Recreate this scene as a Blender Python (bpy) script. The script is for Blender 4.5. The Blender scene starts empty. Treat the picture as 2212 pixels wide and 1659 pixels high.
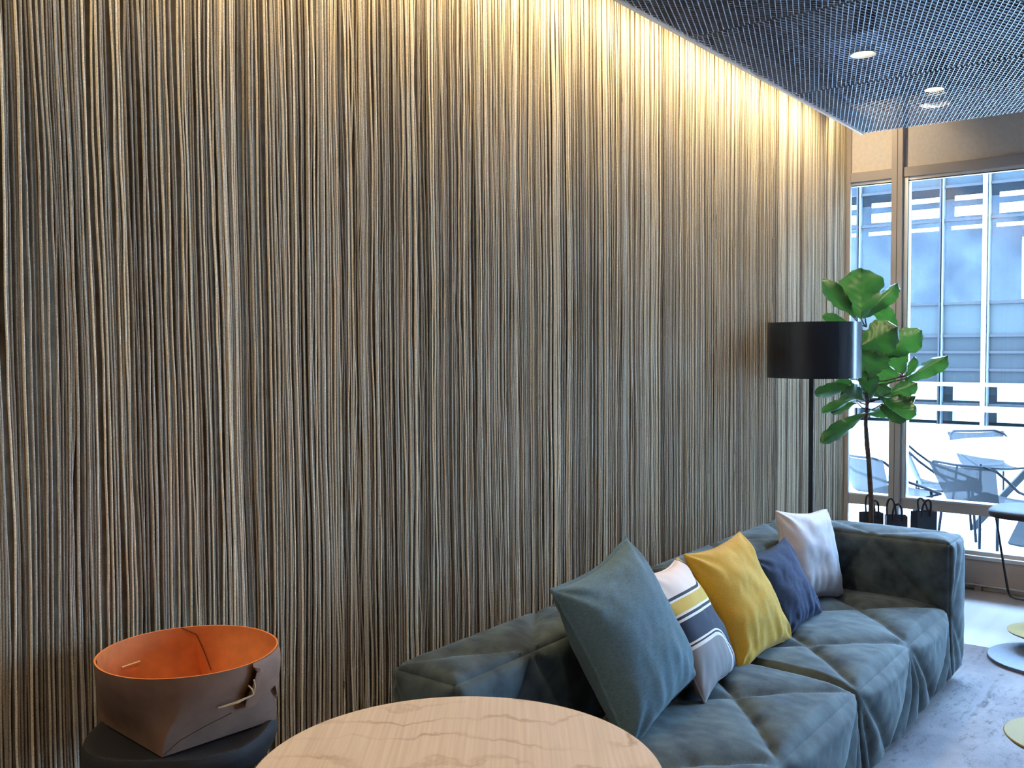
import bpy, math, random
import numpy as np
from mathutils import Vector, Matrix, noise
random.seed(7); rng = np.random.default_rng(7)
C = bpy.context.scene.collection
PI = math.pi
# ------------------------------------------------------------------ camera
FPX = 2050.0; TH = math.radians(37.53); PT = math.atan(84.5/FPX); RO = 0.0055
Fh = Vector((math.cos(TH), math.sin(TH), 0)); Rh = Vector((math.sin(TH), -math.cos(TH), 0)); Uh = Vector((0, 0, 1))
Fc = Fh*math.cos(PT)-Uh*math.sin(PT); Uc = Uh*math.cos(PT)+Fh*math.sin(PT)
Rc = Rh*math.cos(RO)-Uc*math.sin(RO); Uc = Uc*math.cos(RO)+Rh*math.sin(RO)
cd = bpy.data.cameras.new('camera'); cam = bpy.data.objects.new('camera', cd); C.objects.link(cam)
M = Matrix((Rc, Uc, -Fc)).transposed().to_4x4(); M.translation = Vector((0, 0, 1.62)); cam.matrix_world = M
cd.sensor_fit = 'HORIZONTAL'; cd.sensor_width = 36; cd.lens = FPX/2212*36; cd.clip_start = .05; cd.clip_end = 200
bpy.context.scene.camera = cam
# ------------------------------------------------------------------ view, world
vs = bpy.context.scene.view_settings
vs.view_transform = 'Standard'; vs.look = 'None'; vs.gamma = 1; vs.use_curve_mapping = False; vs.exposure = 0.45
w = bpy.data.worlds.new('overcast sky'); bpy.context.scene.world = w; w.use_nodes = True
bg = w.node_tree.nodes['Background']; bg.inputs[0].default_value = (0.41, 0.65, 1.0, 1); bg.inputs[1].default_value = 40.0
WARM = (1.0, 0.78, 0.47); WARM2 = (1.0, 0.82, 0.66)
def area(name, loc, direction, sx, sy, power, color, spread=PI):
    l = bpy.data.lights.new(name, 'AREA'); l.shape = 'RECTANGLE'; l.size = sx; l.size_y = sy; l.energy = power; l.color = color; l.spread = spread
    o = bpy.data.objects.new(name, l); C.objects.link(o); o.location = loc
    z = -Vector(direction).normalized(); x = Vector((1, 0, 0)); y = z.cross(x).normalized()
    o.rotation_euler = Matrix((x, y, z)).transposed().to_euler(); return o
# LED strip in the slot between the ceiling mesh and the string wall
area('cove_strip_light', (2.3, 2.05, 3.10), (0, .45, -1), 7.4, .025, 78, WARM)

def spot(name, loc, power, color, size=2.0, blend=.6, direction=(0, 0, -1), rad=.04):
    l = bpy.data.lights.new(name, 'SPOT'); l.energy = power; l.color = color; l.spot_size = size; l.spot_blend = blend; l.shadow_soft_size = rad
    o = bpy.data.objects.new(name, l); C.objects.link(o); o.location = loc
    o.rotation_euler = Vector(direction).to_track_quat('-Z', 'Y').to_euler(); return o

# ------------------------------------------------------------------ materials
def newmat(name):
    m = bpy.data.materials.new(name); m.use_nodes = True
    return m, m.node_tree.nodes, m.node_tree.links, m.node_tree.nodes['Principled BSDF']
def mat(name, col, rough=.6, metal=0, var=0, scale=8, bump=0, bscale=60, sheen=0, detail=4, stretch=(1, 1, 1), col2=None, spec=None, rot=(0, 0, 0), sheen_tint=None):
    m, N, L, P = newmat(name)
    P.inputs['Base Color'].default_value = (*col, 1); P.inputs['Roughness'].default_value = rough; P.inputs['Metallic'].default_value = metal
    if spec is not None: P.inputs['Specular IOR Level'].default_value = spec
    if sheen:
        P.inputs['Sheen Weight'].default_value = sheen; P.inputs['Sheen Roughness'].default_value = .35
        if sheen_tint: P.inputs['Sheen Tint'].default_value = (*sheen_tint, 1)
    tc = N.new('ShaderNodeTexCoord'); mp = N.new('ShaderNodeMapping'); mp.inputs['Scale'].default_value = stretch; mp.inputs['Rotation'].default_value = rot
    L.new(tc.outputs['Object'], mp.inputs['Vector'])
    if var or col2:
        n = N.new('ShaderNodeTexNoise'); n.inputs['Scale'].default_value = scale; n.inputs['Detail'].default_value = detail
        L.new(mp.outputs[0], n.inputs['Vector'])
        r = N.new('ShaderNodeValToRGB'); r.color_ramp.elements[0].position = .35; r.color_ramp.elements[1].position = .65
        a = col2 if col2 else tuple(c*(1-var) for c in col); b = col if col2 else tuple(min(1, c*(1+var)) for c in col)
        r.color_ramp.elements[0].color = (*a, 1); r.color_ramp.elements[1].color = (*b, 1)
        L.new(n.outputs['Fac'], r.inputs[0]); L.new(r.outputs[0], P.inputs['Base Color'])
    if bump:
        n = N.new('ShaderNodeTexNoise'); n.inputs['Scale'].default_value = bscale; n.inputs['Detail'].default_value = 3
        L.new(mp.outputs[0], n.inputs['Vector'])
        b = N.new('ShaderNodeBump'); b.inputs['Strength'].default_value = bump; b.inputs['Distance'].default_value = .003
        L.new(n.outputs['Fac'], b.inputs['Height']); L.new(b.outputs[0], P.inputs['Normal'])
    return m
def emis(name, col, s):
    m, N, L, P = newmat(name); P.inputs['Base Color'].default_value = (*col, 1)
    P.inputs['Emission Color'].default_value = (*col, 1); P.inputs['Emission Strength'].default_value = s; return m
def glassmat(name, tint=(.97, .99, 1), ior=1.35, rough=0.0):
    m, N, L, P = newmat(name); N.remove(P)
    t = N.new('ShaderNodeBsdfTransparent'); t.inputs[0].default_value = (*tint, 1)
    g = N.new('ShaderNodeBsdfGlossy'); g.inputs['Roughness'].default_value = rough
    f = N.new('ShaderNodeFresnel'); f.inputs[0].default_value = ior; mx = N.new('ShaderNodeMixShader')
    L.new(f.outputs[0], mx.inputs[0]); L.new(t.outputs[0], mx.inputs[1]); L.new(g.outputs[0], mx.inputs[2])
    L.new(mx.outputs[0], N['Material Output'].inputs['Surface']); return m

m_cord = [mat('cream_cord', (.70, .60, .43), .95, var=.2, scale=300, bump=.3, bscale=500, detail=2),
          mat('tan_cord', (.55, .455, .31), .95, var=.2, scale=300, bump=.3, bscale=500, detail=2),
          mat('grey_cord', (.40, .345, .255), .95, var=.22, scale=300, bump=.3, bscale=500, detail=2),
          mat('umber_cord', (.25, .205, .14), .95, var=.22, scale=300, bump=.3, bscale=500, detail=2)]
m_backing = mat('dark_felt_backing', (.17, .13, .08), .95, var=.2, scale=30)
m_mesh = mat('grey_metal_mesh', (.235, .24, .26), .5, .25)
m_slab = mat('dark_ceiling_void', (.03, .031, .034), .9)
m_trim = mat('cove_lit_edge_profile', (.62, .43, .31), .6)  # grey metal edge; warm light from the cove painted into its colour
m_plate = mat('galvanised_plate', (.42, .46, .55), .5, .2)
m_white = mat('white_enamel', (.8, .8, .78), .4)
m_lamp_on = emis('lit_lamp', (1.0, .82, .55), 14)
m_frame = mat('taupe_window_frame', (.40, .35, .32), .5, .1, var=.04, scale=3)
m_alu = mat('anodised_aluminium', (.62, .64, .66), .35, .6)
m_gasket = mat('black_gasket', (.03, .035, .04), .6)
m_panel = mat('beige_wall_panel', (.74, .67, .61), .8, var=.04, scale=40)
m_wallp = mat('offwhite_paint', (.40, .38, .36), .9, var=.03, scale=5)
m_floor = mat('pale_floor', (.30, .28, .275), .45, var=.08, scale=3, stretch=(.3, 4, 1), bump=.05)
m_glass = glassmat('clear_glass', (.955, .985, 1.0))
m_velvet = mat('blue_green_velvet', (.054, .080, .083), .8, sheen=.2, scale=11, detail=12, col2=(.012, .024, .031), bump=.25, bscale=160, sheen_tint=(.75, .9, .95))
m_seam = mat('dark_seam', (.012, .016, .016), .9)
m_teal = mat('blue_grey_linen', (.082, .142, .165), .9, var=.16, scale=90, stretch=(1, 1, 4), bump=.35, bscale=700, sheen=.1)
m_mustard = mat('mustard_linen', (.52, .30, .022), .9, var=.1, scale=120, stretch=(1, 1, 3), bump=.3, bscale=700, sheen=.15)
m_navy = mat('navy_linen', (.016, .036, .095), .9, var=.25, scale=100, stretch=(1, 1, 4), bump=.5, bscale=600, sheen=.06)
m_lilac = mat('pale_grey_cotton', (.56, .53, .55), .85, var=.04, scale=60, bump=.2, bscale=500, sheen=.15)
m_lampblk = mat('gloss_black_lacquer', (.012, .014, .018), .22)
m_blk = mat('matt_black_metal', (.014, .014, .016), .45, .3)
m_blkcloth = mat('black_upholstery', (.010, .010, .012), .75, bump=.3, bscale=300)
m_bluegrey_top = mat('grey_leather_seat', (.035, .05, .065), .6, spec=.2, bump=.2, bscale=200)
m_leather = mat('tan_leather_outside', (.18, .098, .06), .75, var=.1, scale=25, bump=.12, bscale=700)
m_leather_in = mat('orange_leather_inside', (.56, .18, .045), .75, var=.1, scale=30, bump=.12, bscale=700)
m_cordl = mat('pale_leather_thong', (.55, .40, .22), .6)
m_leathseam = mat('dark_leather_crease', (.10, .035, .012), .8)
m_bag = mat('black_paper', (.016, .022, .034), .5, var=.2, scale=12)
m_rope = mat('black_rope', (.012, .016, .024), .8)
m_bark = mat('brown_bark', (.075, .05, .035), .9, var=.35, scale=40, bump=.6, bscale=80)
m_disc = mat('slate_blue_disc', (.10, .14, .21), .6, var=.1, scale=80, bump=.2, bscale=300)
m_yel = mat('pale_yellow_shell', (.36, .31, .09), .6, spec=.2)
m_yel2 = mat('ochre_shell', (.22, .16, .015), .6, spec=.2)
m_pink = mat('pinkish_underside', (.40, .28, .28), .6)
m_terr = mat('pale_paving', (.68, .70, .72), .8, var=.04, scale=6, spec=.06)
m_joint = mat('paving_joint', (.30, .34, .38), .9)
m_outch = mat('dark_blue_grey_steel', (.004, .005, .007), .5, .2, spec=.06)
m_outtab = mat('white_table_top', (.85, .87, .88), .4, spec=.06)
m_outleg = mat('blue_grey_table_leg', (.022, .025, .027), .6, spec=.06)
m_facglass = mat('blue_facade_glass', (.0105, .0125, .0135), .3, 0, var=.12, scale=.9, spec=.06)
m_facglass2 = mat('pale_facade_panel', (.019, .023, .0235), .4, 0, var=.06, scale=1.2, spec=.06)
m_facfr = mat('facade_mullion', (.016, .016, .017), .5, spec=.06)
m_facwhite = mat('white_facade_fin', (.22, .22, .22), .5, spec=.06)
m_facside = mat('lit_mullion_side', (.05, .055, .058), .5, spec=.06)  # paler tone paints the light caught by the jamb beside each mullion
m_facdark = mat('deep_office_interior', (.085, .09, .09), .9, var=.3, scale=1.5, spec=.06)
m_lit = emis('lit_office_glow', (.80, .96, 1.0), 1.6)
m_lit2 = emis('glowing_office_blind', (.50, .90, 1.0), .75)  # blinds emit by themselves, painting the light of the rooms behind
m_blind = mat('white_blind', (.80, .88, .92), .8, spec=.06)

def mesh_weave(name, col, holes=.35):     # woven wire seat cloth: real cloth with gaps between its threads
    m, N, L, P = newmat(name); P.inputs['Base Color'].default_value = (*col, 1); P.inputs['Roughness'].default_value = .6; P.inputs['Specular IOR Level'].default_value = .06
    t = N.new('ShaderNodeBsdfTransparent'); mx = N.new('ShaderNodeMixShader'); mx.inputs[0].default_value = 1-holes
    L.new(t.outputs[0], mx.inputs[1]); L.new(P.outputs[0], mx.inputs[2]); L.new(mx.outputs[0], N['Material Output'].inputs['Surface']); return m
m_sling = mesh_weave('steel_mesh_cloth', (.010, .011, .012), .012)

# leaf: green with pale veins, a little translucent
def leafmat():
    m, N, L, P = newmat('fiddle_leaf'); P.inputs['Roughness'].default_value = .35
    uv = N.new('ShaderNodeUVMap'); n = N.new('ShaderNodeTexNoise'); n.inputs['Scale'].default_value = 9
    tc = N.new('ShaderNodeTexCoord'); L.new(tc.outputs['Object'], n.inputs['Vector'])
    r = N.new('ShaderNodeValToRGB'); r.color_ramp.elements[0].position = .35; r.color_ramp.elements[1].position = .7
    r.color_ramp.elements[0].color = (.014, .045, .020, 1); r.color_ramp.elements[1].color = (.030, .082, .020, 1)
    L.new(n.outputs['Fac'], r.inputs[0])
    s = N.new('ShaderNodeSeparateXYZ'); L.new(uv.outputs[0], s.inputs[0])
    def mt(op, a, b=None, c=None):
        k = N.new('ShaderNodeMath'); k.operation = op
        for i, v in enumerate((a, b, c)):
            if v is None: continue
            if isinstance(v, (int, float)): k.inputs[i].default_value = v
            else: L.new(v, k.inputs[i])
        return k.outputs[0]
    au = mt('ABSOLUTE', s.outputs[0]); mid = mt('LESS_THAN', au, .05)
    ph = mt('FRACT', mt('MULTIPLY', mt('SUBTRACT', s.outputs[1], mt('MULTIPLY', au, .28)), 7.0))
    sv = mt('LESS_THAN', ph, .10); v = mt('MAXIMUM', mid, sv)
    mx = N.new('ShaderNodeMix'); mx.data_type = 'RGBA'; L.new(mt('MULTIPLY', v, .55), mx.inputs['Factor']); L.new(r.outputs[0], mx.inputs['A'])
    mx.inputs['B'].default_value = (.018, .045, .015, 1); L.new(mx.outputs['Result'], P.inputs['Base Color'])
    tl = N.new('ShaderNodeBsdfTranslucent'); tl.inputs[0].default_value = (.06, .17, .02, 1)
    ms = N.new('ShaderNodeMixShader'); ms.inputs[0].default_value = .25
    L.new(P.outputs[0], ms.inputs[1]); L.new(tl.outputs[0], ms.inputs[2]); L.new(ms.outputs[0], N['Material Output'].inputs['Surface'])
    return m
m_leaf = leafmat()

def woodmat():
    m, N, L, P = newmat('pale_maple_veneer'); P.inputs['Roughness'].default_value = .42
    tc = N.new('ShaderNodeTexCoord'); mp = N.new('ShaderNodeMapping'); mp.inputs['Rotation'].default_value = (0, 0, PI/2-TH)
    L.new(tc.outputs['Object'], mp.inputs['Vector'])
    # now x runs across the picture, y away from the camera
    big = N.new('ShaderNodeTexNoise'); big.inputs['Scale'].default_value = 3.2; big.inputs['Detail'].default_value = 6; big.inputs['Roughness'].default_value = .55
    m2 = N.new('ShaderNodeMapping'); m2.inputs['Scale'].default_value = (1.0, .8, 1); L.new(mp.outputs[0], m2.inputs['Vector']); L.new(m2.outputs[0], big.inputs['Vector'])
    s = N.new('ShaderNodeSeparateXYZ'); L.new(mp.outputs[0], s.inputs[0])
    def mt(op, a, b=None, c=None):
        k = N.new('ShaderNodeMath'); k.operation = op
        for i, v in enumerate((a, b, c)):
            if v is None: continue
            if isinstance(v, (int, float)): k.inputs[i].default_value = v
            else: L.new(v, k.inputs[i])
        return k.outputs[0]
    ph = mt('FRACT', mt('ADD', mt('MULTIPLY', s.outputs[1], 9.0), mt('MULTIPLY', big.outputs['Fac'], 4.2)))
    line = mt('SUBTRACT', 1.0, mt('MULTIPLY', mt('ABSOLUTE', mt('SUBTRACT', ph, .5)), 9.0)); line = mt('MAXIMUM', line, 0.0)
    fade = N.new('ShaderNodeTexNoise'); fade.inputs['Scale'].default_value = 5; L.new(mp.outputs[0], fade.inputs['Vector'])
    line = mt('MULTIPLY', line, mt('MAXIMUM', mt('MULTIPLY', mt('SUBTRACT', fade.outputs['Fac'], .36), 3.2), 0.0))
    rib = N.new('ShaderNodeTexNoise'); rib.inputs['Scale'].default_value = 1.0; rib.inputs['Detail'].default_value = 3
    m3 = N.new('ShaderNodeMapping'); m3.inputs['Scale'].default_value = (140, 3, 1); L.new(mp.outputs[0], m3.inputs['Vector']); L.new(m3.outputs[0], rib.inputs['Vector'])
    r = N.new('ShaderNodeValToRGB'); r.color_ramp.elements[0].position = .3; r.color_ramp.elements[1].position = .7
    r.color_ramp.elements[0].color = (.52, .42, .33, 1); r.color_ramp.elements[1].color = (.62, .51, .41, 1)
    L.new(rib.outputs['Fac'], r.inputs[0])
    mx = N.new('ShaderNodeMix'); mx.data_type = 'RGBA'; L.new(mt('MULTIPLY', line, .75), mx.inputs['Factor']); L.new(r.outputs[0], mx.inputs['A'])
    mx.inputs['B'].default_value = (.27, .17, .10, 1); L.new(mx.outputs['Result'], P.inputs['Base Color']); return m
m_wood = woodmat()

def rugmat():
    m, N, L, P = newmat('mottled_rug'); P.inputs['Roughness'].default_value = .95
    tc = N.new('ShaderNodeTexCoord')
    def ns(sc, stretch, det=6, ro=.6):
        mp = N.new('ShaderNodeMapping'); mp.inputs['Scale'].default_value = stretch; L.new(tc.outputs['Object'], mp.inputs['Vector'])
        n = N.new('ShaderNodeTexNoise'); n.inputs['Scale'].default_value = sc; n.inputs['Detail'].default_value = det; n.inputs['Roughness'].default_value = ro
        L.new(mp.outputs[0], n.inputs['Vector']); return n.outputs['Fac']
    def mt(op, a, b=None):
        k = N.new('ShaderNodeMath'); k.operation = op
        for i, v in enumerate((a, b)):
            if v is None: continue
            if isinstance(v, (int, float)): k.inputs[i].default_value = v
            else: L.new(v, k.inputs[i])
        k.use_clamp = op == 'MULTIPLY'; return k.outputs[0]
    speck = mt('MULTIPLY', mt('SUBTRACT', ns(30, (.5, 1.1, 1), 6, .8), .52), 7.0)
    zone = mt('MULTIPLY', mt('SUBTRACT', ns(2.6, (.4, 1.6, 1), 3), .38), 5.0)
    streak = mt('MULTIPLY', mt('SUBTRACT', ns(9, (.12, 1.1, 1), 3, .5), .575), 14.0)
    brk = mt('MULTIPLY', mt('SUBTRACT', ns(30, (.6, 1, 1), 3), .40), 7.0)
    d = mt('MAXIMUM', mt('MULTIPLY', speck, zone), mt('MULTIPLY', streak, brk))
    base = N.new('ShaderNodeValToRGB'); base.color_ramp.elements[0].position = .35; base.color_ramp.elements[1].position = .65
    base.color_ramp.elements[0].color = (.175, .168, .185, 1); base.color_ramp.elements[1].color = (.27, .26, .27, 1)
    L.new(ns(3.5, (.7, 1, 1), 5), base.inputs[0])
    mx = N.new('ShaderNodeMix'); mx.data_type = 'RGBA'; L.new(mt('MULTIPLY', d, .8), mx.inputs['Factor']); L.new(base.outputs[0], mx.inputs['A'])
    mx.inputs['B'].default_value = (.045, .045, .06, 1); L.new(mx.outputs['Result'], P.inputs['Base Color'])
    n = N.new('ShaderNodeTexNoise'); n.inputs['Scale'].default_value = 220; L.new(tc.outputs['Object'], n.inputs['Vector'])
    b = N.new('ShaderNodeBump'); b.inputs['Strength'].default_value = .5; b.inputs['Distance'].default_value = .004; L.new(n.outputs['Fac'], b.inputs['Height']); L.new(b.outputs[0], P.inputs['Normal'])
    return m
m_rug = rugmat()

def patternmat():     # printed cushion: cream and grey rounded fields, mustard and navy grounds, double lines between them
    m, N, L, P = newmat('printed_cotton'); P.inputs['Roughness'].default_value = .85
    tc = N.new('ShaderNodeTexCoord'); s = N.new('ShaderNodeSeparateXYZ'); L.new(tc.outputs['Object'], s.inputs[0])
    def mt(op, a, b=None):
        k = N.new('ShaderNodeMath'); k.operation = op
        for i, v in enumerate((a, b)):
            if v is None: continue
            if isinstance(v, (int, float)): k.inputs[i].default_value = v
            else: L.new(v, k.inputs[i])
        return k.outputs[0]
    S = .46/2
    x = mt('DIVIDE', s.outputs[0], S); z = mt('DIVIDE', s.outputs[2], S)
    def rbox(cx, cz, bx, bz, r):
        qx = mt('ADD', mt('SUBTRACT', mt('ABSOLUTE', mt('SUBTRACT', x, cx)), bx), r); qz = mt('ADD', mt('SUBTRACT', mt('ABSOLUTE', mt('SUBTRACT', z, cz)), bz), r)
        ax = mt('MAXIMUM', qx, 0.0); az = mt('MAXIMUM', qz, 0.0)
        return mt('SUBTRACT', mt('SQRT', mt('ADD', mt('MULTIPLY', ax, ax), mt('MULTIPLY', az, az))), r)
    def band(d, a, b): return mt('MULTIPLY', mt('GREATER_THAN', d, a), mt('LESS_THAN', d, b))
    d1 = rbox(-1.0, 1.3, 1.80, .80, .55)
    d2 = mt('SUBTRACT', .17, z)
    d3 = rbox(-1.0, -1.3, 1.50, 1.03, .62)
    col = None
    def over(prev, colr, fac):
        mx = N.new('ShaderNodeMix'); mx.data_type = 'RGBA'
        if isinstance(prev, tuple): mx.inputs['A'].default_value = (*prev, 1)
        else: L.new(prev, mx.inputs['A'])
        mx.inputs['B'].default_value = (*colr, 1); L.new(fac, mx.inputs['Factor']); return mx.outputs['Result']
    navy = (.010, .018, .04); white = (.66, .60, .56); black = (.012, .014, .025)
    c = over((.50, .33, .05), navy, mt('GREATER_THAN', d2, 0.0))
    c = over(c, white, band(d2, -.065, .05)); c = over(c, black, band(d2, -.03, .012))
    for d, fill in ((d1, (.66, .53, .45)), (d3, (.20, .19, .19))):
        c = over(c, white, mt('LESS_THAN', d, .075)); c = over(c, black, mt('LESS_THAN', d, .045)); c = over(c, white, mt('LESS_THAN', d, .02)) if fill[0] < .4 else c
        c = over(c, fill, mt('LESS_THAN', d, 0.0 if fill[0] > .4 else -.03))
    L.new(c, P.inputs['Base Color']); return m
m_pattern = patternmat()

# ------------------------------------------------------------------ mesh helpers
class MB:
    def __init__(s): s.v = []; s.f = []; s.m = []; s.n = 0
    def add(s, vs, fs, mi=0):
        b = s.n; s.v.append(np.asarray(vs, dtype=float).reshape(-1, 3)); s.n += len(vs)
        for f in fs: s.f.append([i+b for i in f]); s.m.append(mi)
        return s
    def box(s, x0, x1, y0, y1, z0, z1, mi=0):
        vs = [(x, y, z) for z in (z0, z1) for y in (y0, y1) for x in (x0, x1)]
        return s.add(vs, [(0, 2, 3, 1), (4, 5, 7, 6), (0, 1, 5, 4), (2, 6, 7, 3), (0, 4, 6, 2), (1, 3, 7, 5)], mi)
    def bar(s, a, b, wx, wz, mi=0, up=(0, 0, 1)):
        a = Vector(a); b = Vector(b); d = (b-a).normalized(); u = Vector(up)
        if abs(d.dot(u)) > .99: u = Vector((1, 0, 0))
        x = d.cross(u).normalized()*wx/2; z = x.cross(d).normalized()*wz/2
        vs = [p+q for p in (a, b) for q in (-x-z, x-z, x+z, -x+z)]
        return s.add([tuple(v) for v in vs], [(0, 1, 2, 3), (7, 6, 5, 4), (0, 4, 5, 1), (1, 5, 6, 2), (2, 6, 7, 3), (3, 7, 4, 0)], mi)
    def tube(s, path, r, n=8, mi=0, closed=False):
        P_ = [Vector(p) for p in path]; k = len(P_); rs = r if isinstance(r, (list, tuple)) else [r]*k
        prev = None; vs = []
        for i, p in enumerate(P_):
            if closed: t = P_[(i+1) % k]-P_[i-1]
            else: t = P_[min(i+1, k-1)]-P_[max(i-1, 0)]
            t.normalize()
            if prev is None:
                u = Vector((0, 0, 1)) if abs(t.z) < .9 else Vector((1, 0, 0)); x = t.cross(u).normalized()
            else: x = (prev-t*prev.dot(t)).normalized()
            prev = x; y = t.cross(x)
            for j in range(n):
                a = 2*PI*j/n; vs.append(tuple(p+(x*math.cos(a)+y*math.sin(a))*rs[i]))
        fs = []
        for i in range(k if closed else k-1):
            for j in range(n):
                a = i*n+j; b = i*n+(j+1) % n; c = ((i+1) % k)*n+(j+1) % n; d = ((i+1) % k)*n+j; fs.append((a, b, c, d))
        if not closed: fs += [tuple(range(n))[::-1], tuple(range((k-1)*n, k*n))]
        return s.add(vs, fs, mi)
    def lathe(s, prof, c, n=48, mi=0, cap=True):
        vs = []
        for r, z in prof:
            for j in range(n): a = 2*PI*j/n; vs.append((c[0]+r*math.cos(a), c[1]+r*math.sin(a), c[2]+z))
        fs = [(i*n+j, i*n+(j+1) % n, (i+1)*n+(j+1) % n, (i+1)*n+j) for i in range(len(prof)-1) for j in range(n)]
        if cap: fs += [tuple(range(n))[::-1], tuple(range((len(prof)-1)*n, len(prof)*n))]
        return s.add(vs, fs, mi)
    def grid(s, nu, nv, fn, mi=0):
        vs = [fn(i/(nu-1), j/(nv-1)) for j in range(nv) for i in range(nu)]
        return s.add(vs, [(j*nu+i, j*nu+i+1, (j+1)*nu+i+1, (j+1)*nu+i) for j in range(nv-1) for i in range(nu-1)], mi)
    def build(s, name, mats, parent=None, origin=None, smooth=False, local=False, angle=35, bevel=0):
        me = bpy.data.meshes.new(name); V = np.concatenate(s.v)
        o0 = (0, 0, 0)
        if not local:
            if parent is not None:
                q = parent; o0 = Vector((0, 0, 0))
                while q is not None: o0 = o0+q.location; q = q.parent
            elif origin is not None: o0 = origin
        V = V-np.array(tuple(o0))
        me.from_pydata(V.tolist(), [], s.f)
        mats = mats if isinstance(mats, (list, tuple)) else [mats]
        for m in mats: me.materials.append(m)
        if any(s.m): me.polygons.foreach_set('material_index', s.m)
        me.polygons.foreach_set('use_smooth', [bool(smooth)]*len(me.polygons))
        if smooth and angle: me.set_sharp_from_angle(angle=math.radians(angle))
        me.update()
        ob = bpy.data.objects.new(name, me); C.objects.link(ob)
        if parent is not None: ob.parent = parent
        elif not local: ob.location = o0
        if bevel:
            b = ob.modifiers.new('bevel', 'BEVEL'); b.width = bevel; b.segments = 2; b.limit_method = 'ANGLE'
        return ob
def tag(o, label=None, cat=None, group=None, kind=None):
    if label: o['label'] = label
    if cat: o['category'] = cat
    if group: o['group'] = group
    if kind: o['kind'] = kind
    return o
def thing(name, loc, label, cat, group=None, rz=0):
    o = bpy.data.objects.new(name, None); C.objects.link(o); o.location = loc; o.rotation_euler = (0, 0, rz); o.empty_display_size = .05
    return tag(o, label, cat, group)
def copy_tree(o, parent=None):
    c = o.copy(); C.objects.link(c); c.parent = parent
    for ch in list(o.children): copy_tree(ch, c)
    return c
def wpt(xc, z, h): # camera-aligned floor coordinates (right, forward, height) -> world
    return Vector((z*math.cos(TH)+xc*math.sin(TH), z*math.sin(TH)-xc*math.cos(TH), h))

WX = 6.75; WY = 2.22; CH = 2.92; SLAB = 3.28
# ------------------------------------------------------------------ room shell
tag(MB().box(-3.0, WX+.12, -5.0, WY+.15, -.15, 0).build('floor', m_floor), kind='structure')
tag(MB().box(-3.0, WX+.12, -5.0, WY+.15, SLAB, SLAB+.2).build('ceiling', m_slab), kind='structure')
tag(MB().box(-3.0, WX+.12, WY, WY+.15, 0, SLAB).build('wall_left', m_backing), kind='structure')
tag(MB().box(-3.15, -3.0, -5.0, WY+.15, 0, SLAB).build('wall_back', m_wallp), kind='structure')
tag(MB().box(-3.15, WX+.12, -5.15, -5.0, 0, SLAB).build('wall_right', m_wallp), kind='structure')
# window wall: beige panels over the header rail, sill casing under the glass
MUL = [1.865, .365, -1.135, -2.635, -4.135]
mb = MB(); mb.box(WX, WX+.12, -5.0, WY, 2.80, SLAB); mb.box(WX, WX+.12, -5, WY, 0, .21)
tag(mb.build('wall_window', m_panel), kind='structure')
tag(MB().box(WX-.05, WX, -5, WY-.04, .205, .228).build('trim_1', m_alu), kind='structure')
tag(MB().box(WX-.045, WX, -5, WY-.04, .045, .205).build('trim_2', m_frame, bevel=.003), kind='structure')
tag(MB().box(WX-.05, WX-.001, -5, WY-.04, .037, .045).build('trim_3', m_alu), kind='structure')
for i, y in enumerate([1.33, .03, -1.27, -2.57, -3.87]):
    tag(MB().box(WX-.045, WX, y-.02, y+.02, 0, .05).build('trim_%d' % (4+i), m_frame), kind='structure')
tag(MB().box(WX-.03, WX, -5, WY-.04, 2.735, 2.80).build('trim_9', m_frame, bevel=.003), kind='structure')
edges = [WY-.02]+MUL+[-5.0]
for i in range(6):
    ya = edges[i]-(.035 if i else 0); yb = edges[i+1]+(.035 if i < 5 else 0)
    win = MB()
    fr = win
    # outer frame, mid rail
    fr.box(WX+.0, WX+.07, yb, ya, 2.715, 2.737, 1); fr.box(WX, WX+.07, yb, ya, .226, .25, 1)
    fr.box(WX-.012, WX+.07, yb, ya, .488, .556, 0); fr.box(WX-.014, WX+.07, yb, ya, .556, .566, 1)
    if i:
        fr.box(WX-.01, WX+.07, ya-.03, ya, .566, 2.737, 1); fr.box(WX-.012, WX-.009, ya-.033, ya-.029, .566, 2.72, 2)
        fr.box(WX-.01, WX+.07, yb, yb+.03, .566, 2.737, 1)
    fr.box(WX-.003, WX+.01, yb, ya, 2.709, 2.716, 2)
    wo = fr.build('window_%d' % (i+1), [m_frame, m_alu, m_gasket]); tag(wo, kind='structure')
    MB().box(WX+.03, WX+.036, yb, ya, .566, 2.72).box(WX+.03, WX+.036, yb, ya, .245, .49).build('glass_pane', m_glass, parent=wo)
for i, y in enumerate(MUL):
    m_ = MB().box(WX-.05, WX+.12, y-.035, y+.035, .228, 2.80).box(WX-.05, WX+.12, y-.035, y+.035, 2.80, SLAB)
    m_.box(WX-.052, WX-.05, y-.004, y-.001, .228, SLAB, 1)
    tag(m_.build('trim_%d' % (10+i), [m_frame, m_gasket]), kind='structure')
tag(MB().box(WX-.03, WX, WY-.04, WY, 0, SLAB).build('trim_20', m_frame), kind='structure')

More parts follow.
